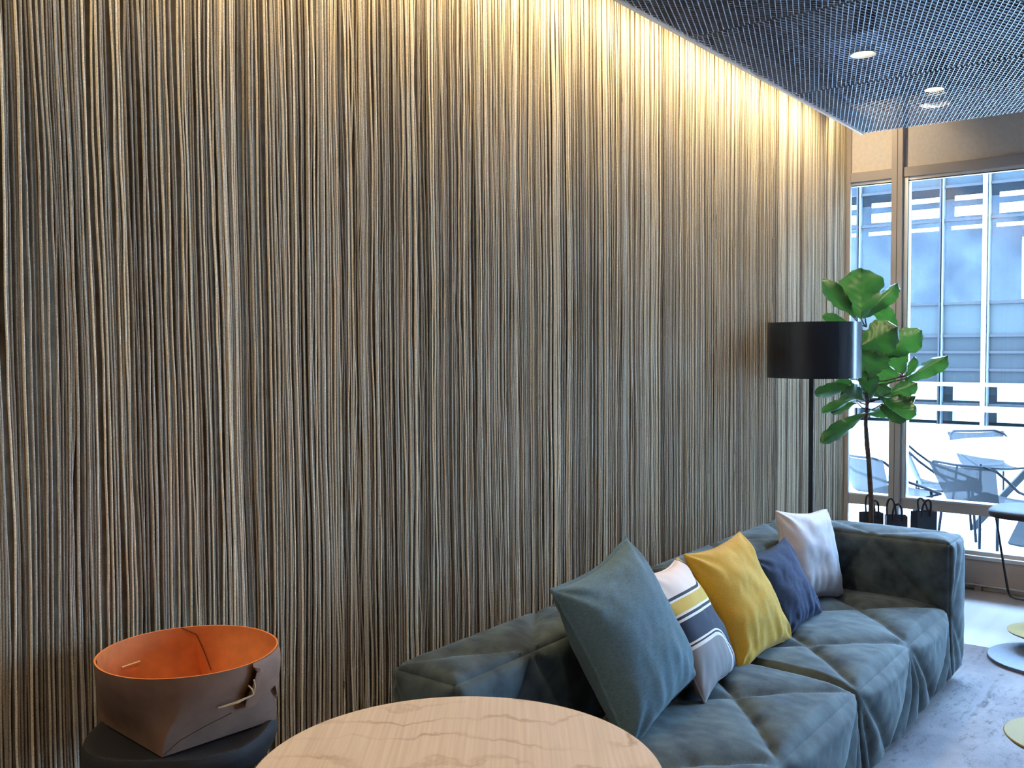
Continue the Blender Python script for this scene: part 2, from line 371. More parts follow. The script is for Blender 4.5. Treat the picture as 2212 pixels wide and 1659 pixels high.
# ------------------------------------------------------------------ string wall
def string_wall():
    mb = MB(); n = 6; nz = 84; zs = np.linspace(SLAB-.05, .012, nz)
    x = .35; xs = []
    while x < WX-.035:
        k = rng.random(); layer = 0 if rng.random() < .6 else 1
        r = rng.uniform(.0022, .0036); c = rng.choice([0, 1, 2, 3], p=[.22, .27, .32, .19]) if layer == 0 else rng.choice([1, 2, 3], p=[.1, .35, .55])
        xs.append((x, r, layer, c))
        dn = min(1, max(0, (x-1.8)/2.2))
        x += (rng.uniform(.0050, .0070) if k < .56+.22*dn else rng.uniform(.0085, .0165-.0075*dn))
    ph = rng.random(8)*9
    ang = np.arange(n)*2*PI/n
    for (x, r, layer, c) in xs:
        # neighbours drift together, each cord also wavers on its own
        sway = np.array([.020*(noise.noise(Vector((x*1.3, z*.55, 3)))) + .010*noise.noise(Vector((x*7, z*1.5, 8))) for z in zs])
        own = rng.uniform(0, 99); amp = rng.uniform(.0010, .0036)*(1.8 if rng.random() < .12 else 1)*(1.45 if 1.95 < x < 2.95 else 1)
        sway = sway+np.array([amp*(noise.noise(Vector((own, z*2.6, 1)))+.5*noise.noise(Vector((own, z*6.5, 5))))*1.8 for z in zs])
        px = x+sway; py = WY-.0045-(.0045 if layer == 0 else 0)+np.array([.002*noise.noise(Vector((own+5, z*2, 2))) for z in zs])-r
        # some cords end part way as loose tips
        rr = np.full(nz, r)
        zz = zs
        vs = np.empty((nz, n, 3)); vs[..., 0] = px[:, None]+np.cos(ang)*rr[:, None]; vs[..., 1] = py[:, None]+np.sin(ang)*rr[:, None]; vs[..., 2] = zz[:, None]
        b = mb.n; mb.v.append(vs.reshape(-1, 3)); mb.n += nz*n
        I = np.arange(nz-1)[:, None]*n; J = np.arange(n)[None, :]; J2 = (J+1) % n
        q = np.stack([I+J, I+n+J, I+n+J2, I+J2], -1).reshape(-1, 4)+b
        mb.f += q.tolist(); mb.m += [int(c)]*len(q)
    o = mb.build('string_curtain', m_cord, origin=(3.5, WY-.02, 0), smooth=True, angle=0)
    return tag(o, 'dense curtain of cream, tan and grey felt cords covering the long left wall', 'string curtain', kind='stuff')
string_wall()
print('cords done')

# ------------------------------------------------------------------ ceiling mesh panels
def clip_line(p, d, x0, x1, y0, y1):
    t0, t1 = -1e9, 1e9
    for a, da, lo, hi in ((p[0], d[0], x0, x1), (p[1], d[1], y0, y1)):
        if abs(da) < 1e-9:
            if a < lo or a > hi: return None
            continue
        u, v = (lo-a)/da, (hi-a)/da
        if u > v: u, v = v, u
        t0 = max(t0, u); t1 = min(t1, v)
    return None if t1-t0 < .004 else ((p[0]+d[0]*t0, p[1]+d[1]*t0), (p[0]+d[0]*t1, p[1]+d[1]*t1))
def mesh_panel(x0, x1, y0, y1, label, cross, z=CH, group=None, sp=.0215):
    root = thing('ceiling_mesh_panel', ((x0+x1)/2, (y0+y1)/2, z), label, 'ceiling panel', group)
    g = .005; mb = MB(); holes = [(4.411, 1.38, .058), (5.242, 1.279, .052)]
    for k, (ang, hh, zz, wd) in enumerate(((math.radians(19.8), .008, z+.004, .0028), (math.radians(cross), .006, z+.005, .0019))):
        d = (math.cos(ang), math.sin(ang)); nn = (-d[1], d[0]); cx, cy = (x0+x1)/2, (y0+y1)/2
        R_ = math.hypot(x1-x0, y1-y0)/2; N_ = int(R_/sp)+1
        for i in range(-N_, N_+1):
            seg = clip_line((cx+nn[0]*i*sp, cy+nn[1]*i*sp), d, x0+g, x1-g, y0+g, y1-g)
            if not seg: continue
            a, b = seg; segs = [(a, b)]
            for hx, hy, hr in holes:      # round cut-outs for the downlights
                out = []
                for a_, b_ in segs:
                    L_ = math.hypot(b_[0]-a_[0], b_[1]-a_[1]); t = ((hx-a_[0])*(b_[0]-a_[0])+(hy-a_[1])*(b_[1]-a_[1]))/L_
                    dist = abs((b_[0]-a_[0])*(a_[1]-hy)-(a_[0]-hx)*(b_[1]-a_[1]))/L_
                    if dist >= hr: out.append((a_, b_)); continue
                    q = math.sqrt(hr*hr-dist*dist); u0, u1 = t-q, t+q
                    if u0 > L_ or u1 < 0: out.append((a_, b_)); continue
                    P_ = lambda s_: (a_[0]+(b_[0]-a_[0])*s_/L_, a_[1]+(b_[1]-a_[1])*s_/L_)
                    if u0 > 0: out.append((a_, P_(u0)))
                    if u1 < L_: out.append((P_(u1), b_))
                segs = out
            for a_, b_ in segs: mb.bar((a_[0], a_[1], zz), (b_[0], b_[1], zz), wd, hh)
    mb.build('mesh_sheet', m_mesh, parent=root)
    return root
YE = 1.89
for (x0, x1, y0, y1, lab, cr) in (
    (4.89, 6.07, .69, YE, 'grey metal mesh ceiling panel nearest the window, beside the cord wall', -20),
    (3.71, 4.89, .69, YE, 'grey metal mesh ceiling panel holding the downlight with the square plate', -20),
    (2.53, 3.71, .69, YE, 'darker looking grey metal mesh ceiling panel at the top edge of the photo beside the cord wall', -42),
    (2.53, 3.71, -.51, .69, 'grey metal mesh ceiling panel in the top right corner of the photo, second row', -42),
    (4.89, 6.07, -.51, .69, 'grey metal mesh ceiling panel by the window, second row out from the cord wall', -20),
    (3.71, 4.89, -.51, .69, 'grey metal mesh ceiling panel in the second row, cut by the right edge of the photo', -20)):
    mesh_panel(x0, x1, y0, y1, lab, cr, group='metal mesh ceiling panels')
# edge profile along the slot and the window
tag(MB().box(1.2, 6.075, YE, YE+.016, CH-.004, CH+.045).build('trim_30', m_trim), kind='structure')
tag(MB().box(-3, 2.52, -5, YE, CH, CH+.03).box(2.52, 6.07, -5, -.515, CH, CH+.03).build('trim_31', m_slab), kind='structure')
tag(MB().box(1.2, 6.075, YE-.02, YE, CH+.012, CH+.04).box(-3, 6.2, YE-.02, YE+.016, CH+.045, CH+.10).build('trim_32', m_trim), kind='structure')
# cove lamp batten hangs in the slot
cv = thing('cove_light', (2.3, 2.085, 3.05), 'long warm light batten hidden in the slot along the top of the cord wall', 'light')
MB().box(-1.4, 6.0, 2.035, 2.065, 3.11, SLAB-.001).build('batten', m_slab, parent=cv)

def downlight(name, x, y, r, label, plate=None, power=30, z=CH+.004):
    t = thing(name, (x, y, z), label, 'downlight', 'recessed downlights')
    MB().lathe([(r*.80, .0), (r, -.006), (r, .0), (r*.96, .012), (r*.80, .012)], (x, y, z), 32, cap=False).build('trim_ring', m_white, parent=t, smooth=True)
    MB().lathe([(r*.78, 0), (r*.3, .0005)], (x, y, z+.004), 32).build('diffuser', m_lamp_on, parent=t)
    MB().lathe([(r*.95, .013), (r*.95, .16), (r*.6, .20)], (x, y, z), 24).build('housing', m_slab, parent=t)
    if plate:
        MB().add([(*p, z+.0052) for p in plate]+[(*p, z+.0075) for p in plate], [(3, 2, 1, 0), (4, 5, 6, 7), (0, 1, 5, 4), (1, 2, 6, 5), (2, 3, 7, 6), (3, 0, 4, 7)]).build('mounting_plate', m_plate, parent=t)
    s = spot('downlight_lamp', (x, y, z-.012), power, WARM2); s.parent = None
    return t
downlight('downlight', 4.411, 1.38, .055, 'lit round downlight with a square metal plate above the ceiling mesh',
          plate=[(4.166, 1.466), (4.111, 1.243), (4.506, 1.261), (4.494, 1.50)][::-1], power=4)
downlight('downlight', 5.242, 1.279, .048, 'smaller lit round downlight nearer the window', power=4)
t = thing('ceiling_spotlight', (6.22, 2.04, 3.20), 'small warm spotlight at the end of the cove lighting the beige panel', 'spotlight')
MB().lathe([(.03, .0), (.03, .075)], (6.22, 2.04, 3.20), 20).build('housing', m_slab, parent=t, smooth=True)
spot('spotlight_lamp', (6.22, 2.04, 3.185), 9, WARM, size=2.0, blend=.5, direction=(.62, .02, -.40), rad=.02)
# third fitting sits above the mesh and shines down through it
t = thing('downlight', (5.60, 1.36, 2.99), 'warm glow of a lamp shining through the ceiling mesh, nearest the window', 'downlight')
MB().lathe([(.055, 0), (.055, .17), (.03, .20), (.025, .20), (.025, .17), (.05, .165), (.05, 0)], (5.60, 1.36, 2.985), 24, cap=False).build('housing', m_slab, parent=t)
s = spot('downlight_lamp', (5.60, 1.36, 3.12), 60, WARM2, size=1.1, rad=.02)
for x, y in ((1.6, 1.0), (.1, .9), (1.6, -.9), (3.6, -1.6)):
    tz = CH-.004
    t = thing('downlight', (x, y, tz), 'round warm ceiling downlight outside the picture', 'downlight', 'recessed downlights out of view')
    MB().lathe([(.05, .004), (.058, -.004), (.058, .004)], (x, y, tz), 24, cap=False).build('trim_ring', m_white, parent=t)
    spot('downlight_lamp', (x, y, tz-.02), 18 if (x, y) == (1.6, 1.0) else 26, WARM2, size=2.2)

# ------------------------------------------------------------------ rug
tag(MB().box(.9, 5.45, -2.6, 1.55, 0, .010).build('rug', m_rug, origin=(3, 0, 0)), 'pale mottled rug with dark broken streaks in front of the sofa', 'rug')

# ------------------------------------------------------------------ sofa
def segdist(P_, A, B):
    A = np.array(A); B = np.array(B); d = B-A; L2 = max(d@d, 1e-9)
    t = np.clip(((P_-A)@d)/L2, 0, 1); return np.linalg.norm(P_-(A+t[:, None]*d), axis=1)
def puff_box(b, seams, amp=.020, wd=.045, r=.035, step=.011, edge_amp=1.0, nodes=None, bulge=.012, seed=0):
    """upholstered block: each face swells between its stitched seams"""
    x0, x1, y0, y1, z0, z1 = b; lo = np.array([x0, y0, z0]); hi = np.array([x1, y1, z1]); c = (lo+hi)/2; h = (hi-lo)/2
    mb = MB()
    for ax in range(3):
        ua, va = [a for a in range(3) if a != ax]
        nu = max(4, int((hi-lo)[ua]/step)); nv = max(4, int((hi-lo)[va]/step))
        us = np.linspace(lo[ua], hi[ua], nu); vs_ = np.linspace(lo[va], hi[va], nv); U, V = np.meshgrid(us, vs_); U = U.ravel(); V = V.ravel()
        for sgn in (-1, 1):
            key = '-+'[sgn > 0]+'xyz'[ax]
            P_ = np.zeros((len(U), 3)); P_[:, ua] = U; P_[:, va] = V; P_[:, ax] = hi[ax] if sgn > 0 else lo[ax]
            UV = np.stack([U, V], 1)
            de = np.minimum(np.minimum(U-lo[ua], hi[ua]-U), np.minimum(V-lo[va], hi[va]-V))
            d = de.copy() if not nodes else np.full(len(U), 9.)
            for A, B in seams.get(key, []): d = np.minimum(d, segdist(UV, A, B))
            disp = amp*(1-np.exp(-d/wd))*1.25
            if nodes:    # soft folded edge, gathered only at the tufting points
                dn_ = np.min([np.linalg.norm(P_-np.array(q_), axis=1) for q_ in nodes], axis=0)
                eb = .28*amp*(1-np.exp(-dn_/(wd*1.3))); k_ = np.clip(de/.035, 0, 1); k_ = k_*k_*(3-2*k_); disp = eb*(1-k_)+disp*k_
            # gathers that run into the seams
            g = np.exp(-d/.03)*(d > 0)
            wr = np.array([noise.noise(Vector((p[0]*22+seed, p[1]*22, p[2]*22)))+.5*noise.noise(Vector((p[0]*50, p[1]*50+seed, p[2]*50))) for p in P_])
            disp = disp+wr*.0022*np.minimum(1, de/.02)
            disp = disp+bulge*np.minimum(1, de/.15)
            q = P_-c; core = np.clip(q, -(h-r), h-r); dr = q-core; ln = np.linalg.norm(dr, axis=1, keepdims=True); nn = dr/np.maximum(ln, 1e-9)
            out = c+core+nn*r+nn*disp[:, None]
            fs = [(j*nu+i, j*nu+i+1, (j+1)*nu+i+1, (j+1)*nu+i) for j in range(nv-1) for i in range(nu-1)]
            flip = (sgn > 0) == (ax == 1)
            if flip: fs = [f[::-1] for f in fs]
            mb.add(out, fs)
    return mb
def lattice(x0, x1, n, ya, ym, yb, phase=0):
    """zigzag of seams: n nodes pitches between the edge line ya, middle line ym and edge line yb"""
    w_ = (x1-x0)/n; S = []
    for k in range(n):
        mid = (x0+(k+.5)*w_, ym)
        for xx in (x0+k*w_, x0+(k+1)*w_):
            S.append(((xx, ya), mid))
            if yb is not None: S.append(((xx, yb), mid))
    return S
SX0, SXM, SX1, SXE = 1.935, 3.36, 4.66, 4.92; SYF, SYB, SYW = 1.05, 1.69, 1.93; SH = .385; BH = .69; Z0 = .055
sofa = thing('sofa', (3.4, 1.5, .012), 'long blue-green velvet quilted sofa along the cord wall', 'sofa')
def fronts(x0, x1, n, zt, zb):
    w_ = (x1-x0)/n; S = []
    for k in range(n+1):
        xx = x0+k*w_
        for dx in ((-.5, -.16, .16, .5)):
            x2 = xx+dx*w_
            if x0-.01 <= x2 <= x1+.01: S.append(((xx, zt), (x2, zb)))
    return S
for (a, b_, sd, lab) in ((SX0, SXM-.006, 0, 'near seat block of the sofa'), (SXM+.006, SX1-.004, 9, 'far seat block of the sofa')):
    sm = {'+z': lattice(a, b_, 2, SYF, 1.35, SYB), '-y': fronts(a, b_, 2, SH, Z0), '-x': [((SYF, SH), (1.35, Z0)), ((SYB, SH), (1.35, Z0))], '+x': []}
    tag(puff_box((a, b_, SYF, SYB-.03, Z0, SH), sm, amp=.027, wd=.036, r=.022, bulge=.016, seed=sd, nodes=[(a+(b_-a)*q/2, yy, zz) for q in range(3) for yy, zz in ((SYF, SH), (SYB-.03, SH))]+[(a+(b_-a)*(q+.5)/2, SYF, Z0) for q in range(2)]).build('seat', m_velvet, parent=sofa, smooth=True, angle=70), lab)
    sb = {'+z': [((p[0][0], p[0][1]), p[1]) for p in lattice(a, b_, 2, SYW, SYB, None)],
          '-y': lattice(a, b_, 2, Z0+.1, BH, None), '+y': lattice(a, b_, 2, Z0, BH, None), '-x': [((SYB, Z0), (SYW, BH))]}
    b2 = b_ if b_ < 4 else SX1-.004
    puff_box((a, b2, SYB, SYW, Z0, BH), sb, amp=.022, wd=.034, r=.022, bulge=.006, seed=sd+3).build('backrest', m_velvet, parent=sofa, smooth=True, angle=70)
ym = 1.40
sa = {'-x': [((SYF, .33), (ym, BH)), ((ym, BH), (SYB, .25)), ((SYB, .45), (SYW, BH))], '+z': [((SX1, ym), (SXE, SYF)), ((SX1, ym), (SXE, SYB)), ((SXE, SYB), (SX1, SYW))],
      '-y': [((SX1, .36), (SXE, Z0)), ((SX1, .36), (SXE, BH)), ((SX1, .36), (SX1+.10, Z0)), ((SX1, .36), (SX1+.1, BH))],
      '+x': [((SYF, Z0), (ym, BH)), ((ym, BH), (SYW, Z0))]}
puff_box((SX1, SXE, SYF-.01, SYW, Z0, BH+.005), sa, amp=.014, wd=.034, r=.024, bulge=.008, seed=21).build('armrest', m_velvet, parent=sofa, smooth=True, angle=70)
MB().box(SX0+.06, SXE-.06, SYF+.06, SYW-.05, .012, Z0+.02).build('plinth', m_blk, parent=sofa)

# ------------------------------------------------------------------ cushions
def cushion(name, w_, h_, o, rv, material, label, thick=.085, seed=0, flange=False, corner=.05, wrinkle=1.0):
    mb = MB(); N_ = 61
    def pt(i, j, side):
        u = -1+2*i/(N_-1); v = -1+2*j/(N_-1)
        # denser near the rim
        u = math.sin(u*PI/2*.98)/math.sin(PI/2*.98); v = math.sin(v*PI/2*.98)/math.sin(PI/2*.98)
        ex = 1-.095*(1-v*v)**1.2 + (.012*noise.noise(Vector((v*2, seed, u > 0)))); ez = 1-.095*(1-u*u)**1.2+(.012*noise.noise(Vector((u*2, seed+7, v > 0))))
        x = u*ex; z = v*ez
        t = max(0, (1-abs(u)**2.6))**.52*max(0, (1-abs(v)**2.6))**.52
        e = min(1-abs(u), 1-abs(v))
        wr = noise.noise(Vector((u*2.0+seed, v*2.0, side*3)))*.010+noise.noise(Vector((u*3+v*3+seed, (u-v)*5, side*5)))*.0028*wrinkle
        cr = math.exp(-((1-abs(u))**2+(1-abs(v))**2)/.18)  # creases running from the corners
        wr += cr*.011*wrinkle*math.sin(9*math.atan2(1.05-abs(v), 1.05-abs(u))+seed)
        # folds pulled in from the lower edge
        wr += .007*wrinkle*noise.noise(Vector((u*6+seed*2, v*1.3, side)))*max(0, -v)*1.6
        y = side*(thick*t+.002)+wr*min(1, t*1.6)
        return (x*w_/2, y, z*h_/2)
    for side in (-1, 1):
        vs = [pt(i, j, side) for j in range(N_) for i in range(N_)]
        fs = [(j*N_+i, j*N_+i+1, (j+1)*N_+i+1, (j+1)*N_+i) for j in range(N_-1) for i in range(N_-1)]
        if side > 0: fs = [f[::-1] for f in fs]
        mb.add(vs, fs)
    # piped rim joining the two faces
    rim = [(i, 0) for i in range(N_)]+[(N_-1, j) for j in range(1, N_)]+[(i, N_-1) for i in range(N_-2, -1, -1)]+[(0, j) for j in range(N_-2, 0, -1)]
    path = []
    for i, j in rim:
        a = pt(i, j, -1); b = pt(i, j, 1); path.append(((a[0]+b[0])/2, (a[1]+b[1])/2, (a[2]+b[2])/2))
    mb.tube(path, .0042, 6, closed=True)
    ob = mb.build(name, material, smooth=True, local=True, angle=80)
    if flange:
        f = MB(); vs = []; k = len(path)
        for q, p in enumerate(path):
            s_ = 1.035+.012*noise.noise(Vector((q*.15, 3, 1))); vs += [p, (p[0]*s_, p[1]+.003*noise.noise(Vector((q*.3, 1, 1))), p[2]*s_)]
        fs = [(2*q, 2*q+1, (2*q+3) % (2*k), (2*q+2) % (2*k)) for q in range(k)]
        fo = f.add(vs, fs).build('flange', material, parent=ob, local=True, smooth=True, angle=80)
        so = fo.modifiers.new('s', 'SOLIDIFY'); so.thickness = .003
    ang = math.sqrt(sum(a*a for a in rv)); ob.rotation_mode = 'AXIS_ANGLE'
    ob.rotation_axis_angle = (ang, rv[0]/ang, rv[1]/ang, rv[2]/ang); ob.location = o
    return tag(ob, label, 'cushion', 'scatter cushions on the sofa')
cushion('cushion', .50, .53, (2.635, 1.555, .670), (-.4374, -.160, .0292), m_teal, 'large blue-grey linen cushion, nearest the round wooden table', .125, 1, flange=True, wrinkle=1.3)
cushion('cushion', .46, .46, (3.052, 1.545, .615), (-.5401, .0234, .2094), m_pattern, 'patterned cushion in cream, mustard, navy and grey between blue-grey and yellow cushions', .075, 5, wrinkle=.6)
cushion('cushion', .47, .47, (3.486, 1.55, .615), (-.4986, -.0221, -.04), m_mustard, 'mustard yellow linen cushion in the middle of the sofa', .085, 9, wrinkle=1.2)
cushion('cushion', .36, .36, (3.938, 1.54, .57), (-.4719, -.0715, -.0778), m_navy, 'small dark navy linen cushion between the yellow and pale cushions', .065, 13)
cushion('cushion', .42, .42, (4.365, 1.59, .625), (-.2656, .1247, -.2065), m_lilac, 'pale grey-white cushion in the far corner of the sofa', .075, 17)

# ------------------------------------------------------------------ round table
tc_ = wpt(-.117, 1.921, 0)
tb = thing('round_table', (tc_.x, tc_.y, 0), 'round pale wooden table with wavy grain at the bottom of the photo', 'table')
MB().lathe([(.05, -.022), (.40, -.022), (.418, -.012), (.425, -.004), (.4245, 0), (.42, .0005), (.02, .0005)], (tc_.x, tc_.y, .74), 128).build('tabletop', m_wood, parent=tb, smooth=True, angle=30)
MB().lathe([(.03, .025), (.03, .70), (.10, .717)], (tc_.x, tc_.y, 0), 32).build('pedestal', m_blk, parent=tb, smooth=True)
MB().lathe([(.26, .010), (.26, .02), (.05, .03)], (tc_.x, tc_.y, 0), 64).build('base', m_blk, parent=tb, smooth=True)

# ------------------------------------------------------------------ stool with leather basket
sc = wpt(-.763, 2.158, 0)
st = thing('stool', (sc.x, sc.y, 0), 'black padded stool carrying the leather basket, left of the round table', 'stool')
def loc(xc, zf, h): return tuple(wpt(-.763+xc, 2.158+zf, h))
mb = MB(); NR, NA = 14, 64; R0 = .204; TOPZ = .742
def seat_h(xr, zf, rr):
    return .006*max(0, rr-.8)/.2
vs = []; 
prof = [(0, 0), (.25, 0), (.5, 0), (.75, 0), (.86, .0), (.93, .004), (.97, .002), (1.0, -.014), (1.0, -.040), (.97, -.056), (.90, -.062), (.6, -.062), (.2, -.062)]
for r_, dz in prof:
    for k in range(NA):
        a = 2*PI*k/NA; q_ = (abs(math.cos(a))**2.7+abs(math.sin(a))**2.7)**(-1/2.7); xr = math.cos(a)*q_*r_*R0; zf = math.sin(a)*q_*r_*R0
        vs.append(loc(xr, zf, TOPZ+dz+seat_h(xr, zf, r_)))
fs = [(i*NA+k, (i+1)*NA+k, (i+1)*NA+(k+1) % NA, i*NA+(k+1) % NA) for i in range(len(prof)-1) for k in range(NA)]
mb.add(vs, fs+[tuple(range(NA))[::-1], tuple(range((len(prof)-1)*NA, len(prof)*NA))]); mb.build('seat', m_blkcloth, parent=st, smooth=True, angle=60)
MB().lathe([(.036, .03), (.036, .69), (.07, .695)], (sc.x, sc.y, 0), 32).build('pedestal', m_blk, parent=st, smooth=True)
MB().lathe([(.20, .0), (.20, .010), (.05, .022)], (sc.x, sc.y, .010), 48).build('base', m_blk, parent=st, smooth=True)
MB().tube([loc(.150, -.02, .70), loc(.158, -.03, .66), loc(.166, -.04, .56), loc(.12, -.03, .42), loc(.03, -.0, .40)], .007, 8).build('brace', m_blk, parent=st, smooth=True)
MB().tube([loc(-.09, -.17, .705), loc(-.06, -.20, .685), loc(-.03, -.19, .66), loc(0, -.10, .63), loc(0, -.02, .62)], .008, 8).build('handle', m_blk, parent=st, smooth=True)

bk = thing('leather_basket', tuple(wpt(-.755, 2.16, TOPZ+.003)), 'open folded tan leather basket with orange inside, standing on the black stool', 'basket')
BZ = TOPZ+.005; HB = .174
crn = [(-.749, 1.985), (-.556, 2.190), (-.786, 2.385), (-.975, 2.190)]   # front, right, back, left corners of the base
e1 = (.95, .313); e2 = (-.313, .95); ec = (-.75, 2.164)
NT = 160
def base_pt(t):
    k = int(t) % 4; f_ = t-int(t); a = crn[k]; b = crn[(k+1) % 4]; return (a[0]+(b[0]-a[0])*f_, a[1]+(b[1]-a[1])*f_)
def rim_pt(t):
    ph = -PI/2+t*PI/2; cx = math.cos(ph); cy = math.sin(ph)
    a = .201*math.copysign(abs(cx)**.92, cx); b = .192*math.copysign(abs(cy)**1.08, cy)
    return (ec[0]+e1[0]*a+e2[0]*b, ec[1]+e1[1]*a+e2[1]*b)
def bsk(t, v, off=0):
    p = base_pt(t); q = rim_pt(t); s_ = v*v*(3-2*v)*.75+v*.25
    cf = 1.0
    x = p[0]+(q[0]-p[0])*s_; z = p[1]+(q[1]-p[1])*s_
    # small dip of the rim between its corners
    h = BZ+HB*v*(1-.0)
    dx, dz = x-ec[0], z-ec[1]; l = math.hypot(dx, dz); x += dx/l*off; z += dz/l*off
    return tuple(wpt(x, z, h))
mb = MB(); NV = 14
for off, mi, flip in ((0, 0, False), (-.004, 1, True)):
    vs = [bsk(4*k/NT, j/NV, off) for j in range(NV+1) for k in range(NT)]
    fs = [(j*NT+k, j*NT+(k+1) % NT, (j+1)*NT+(k+1) % NT, (j+1)*NT+k) for j in range(NV) for k in range(NT)]
    mb.add(vs, [f[::-1] for f in fs] if flip else fs, mi)
mb.add([bsk(4*k/NT, 1, o_) for o_ in (0, -.004) for k in range(NT)], [(k, (k+1) % NT, NT+(k+1) % NT, NT+k) for k in range(NT)], 1)
mb.add([bsk(i, 0, -.001) for i in range(4)]+[tuple(Vector(bsk(i, 0, -.001))+Vector((0, 0, .004))) for i in range(4)], [(3, 2, 1, 0), (4, 5, 6, 7)], 1)
mb.build('body', [m_leather, m_leather_in], parent=bk, smooth=True, angle=50)
# overlapping flap on the right-hand face, wavy lower edge
def flap_low(u):   # u 0 at free edge ... 1 at the right corner ; returns lowest v
    return .42-.075*math.cos((u-.30)/.45*PI)+(max(0, .22-u)/.22)**2*.42 if u < .75 else .495-(u-.75)*.9
mb = MB(); NU_ = 30; NV_ = 16
def flap(u, v, off):
    lo = flap_low(u); left = .46+(.03*math.sin(v*6)); t = left+(.99-left)*u; vv = lo+(.995-lo)*v
    return bsk(t, vv, .0012+off*(1-v**4)*(1-.85*u**6))
for off, flip in ((.015, False), (.0115, True)):
    vs = [flap(i/NU_, j/NV_, off) for j in range(NV_+1) for i in range(NU_+1)]
    fs = [(j*(NU_+1)+i, j*(NU_+1)+i+1, (j+1)*(NU_+1)+i+1, (j+1)*(NU_+1)+i) for j in range(NV_) for i in range(NU_)]
    mb.add(vs, [f[::-1] for f in fs] if flip else fs)
mb.build('flap', m_leather, parent=bk, smooth=True, angle=50)
for pts in ([bsk(.30, .50, .006), bsk(.41, .53, .016), bsk(.54, .555, .020)], [bsk(.30, .50, .006), bsk(.43, .515, .018), bsk(.54, .555, .020)],
            [bsk(.54, .555, .020), bsk(.50, .68, .02), bsk(.445, .80, .020)], [bsk(.54, .555, .020), bsk(.48, .66, .02), bsk(.42, .74, .020)]):
    MB().tube(pts, .0017, 6).build('thong', m_cordl, parent=bk, smooth=True)
MB().tube([bsk(2.64, .66, -.006), bsk(2.46, .66, -.010)], .0022, 6).build('stitch', m_cordl, parent=bk, smooth=True)
MB().tube([bsk(2.05, 1.0, -.005), bsk(1.96, .88, -.006), bsk(1.92, .6, -.006), bsk(1.88, .35, -.006)], .0012, 6).build('crease', m_leathseam, parent=bk)
MB().tube([bsk(3.02, .99, -.005), bsk(3.12, .80, -.006)], .0012, 6).build('crease', m_leathseam, parent=bk)
MB().tube([bsk(.01, .02, .001), bsk(.12, .15, .001), bsk(.3, .25, .001), bsk(.5, .32, .001)], .0009, 6).build('crease', m_leathseam, parent=bk)

# ------------------------------------------------------------------ floor lamp
lx, ly = 5.21, 1.885
fl = thing('floor_lamp', (lx, ly, 0), 'black floor lamp with glossy drum shade behind the far end of the sofa', 'floor lamp')
MB().lathe([(.15, 0), (.15, .012), (.03, .02)], (lx, ly, 0), 48).build('base', m_blk, parent=fl, smooth=True)
MB().lathe([(.014, .015), (.014, 1.60)], (lx-.015, ly+.005, 0), 16).build('pole', m_blk, parent=fl, smooth=True)
r_ = .252
sh = MB().lathe([(r_, 1.43), (r_, 1.735), (r_-.004, 1.735), (r_-.004, 1.43), (r_, 1.43)], (lx, ly, 0), 96, cap=False).build('lamp_shade', m_lampblk, parent=fl, smooth=True)
mb = MB()
for k in range(3):
    a = k*2*PI/3+.4; mb.tube([(lx-.015, ly+.005, 1.60), (lx+math.cos(a)*(r_-.003), ly+math.sin(a)*(r_-.003), 1.64)], .003, 6)
mb.build('shade_spider', m_blk, parent=fl)
MB().lathe([(.012, 1.60), (.03, 1.64), (.035, 1.67), (.02, 1.70), (.005, 1.705)], (lx-.015, ly+.005, 0), 20).build('bulb', m_white, parent=fl, smooth=True)

# ------------------------------------------------------------------ fiddle-leaf fig
def campt(px, py, z):  # point z metres ahead of the camera through a photo position
    v = Fc+Rc*((px-1106)/FPX)-Uc*((py-829.5)/FPX); return Vector((0, 0, 1.62))+v*(z/v.dot(Fh))
pl = thing('potted_fiddle_leaf_fig', (5.89, 1.78, 0), 'tall fiddle-leaf fig with big glossy green leaves by the window', 'plant')
trunk = [(5.90, 1.775, .30)]+[tuple(campt(*p)) for p in ((1882, 1082, 5.76), (1877, 1000, 5.75), (1873, 960, 5.77), (1870, 914, 5.75), (1873, 877, 5.75), (1873, 796, 5.75), (1866, 740, 5.74), (1859, 700, 5.75))]
MB().tube(trunk, [.018, .016, .014, .016, .012, .011, .010, .008, .006], 10).build('trunk', m_bark, parent=pl, smooth=True)
MB().lathe([(.12, .014), (.15, .40), (.16, .42), (.145, .42), (.14, .37), (.02, .37)], (5.90, 1.775, 0), 40).build('pot', m_bag, parent=pl, smooth=True)
lf = MB(); stems = MB(); UVL = []
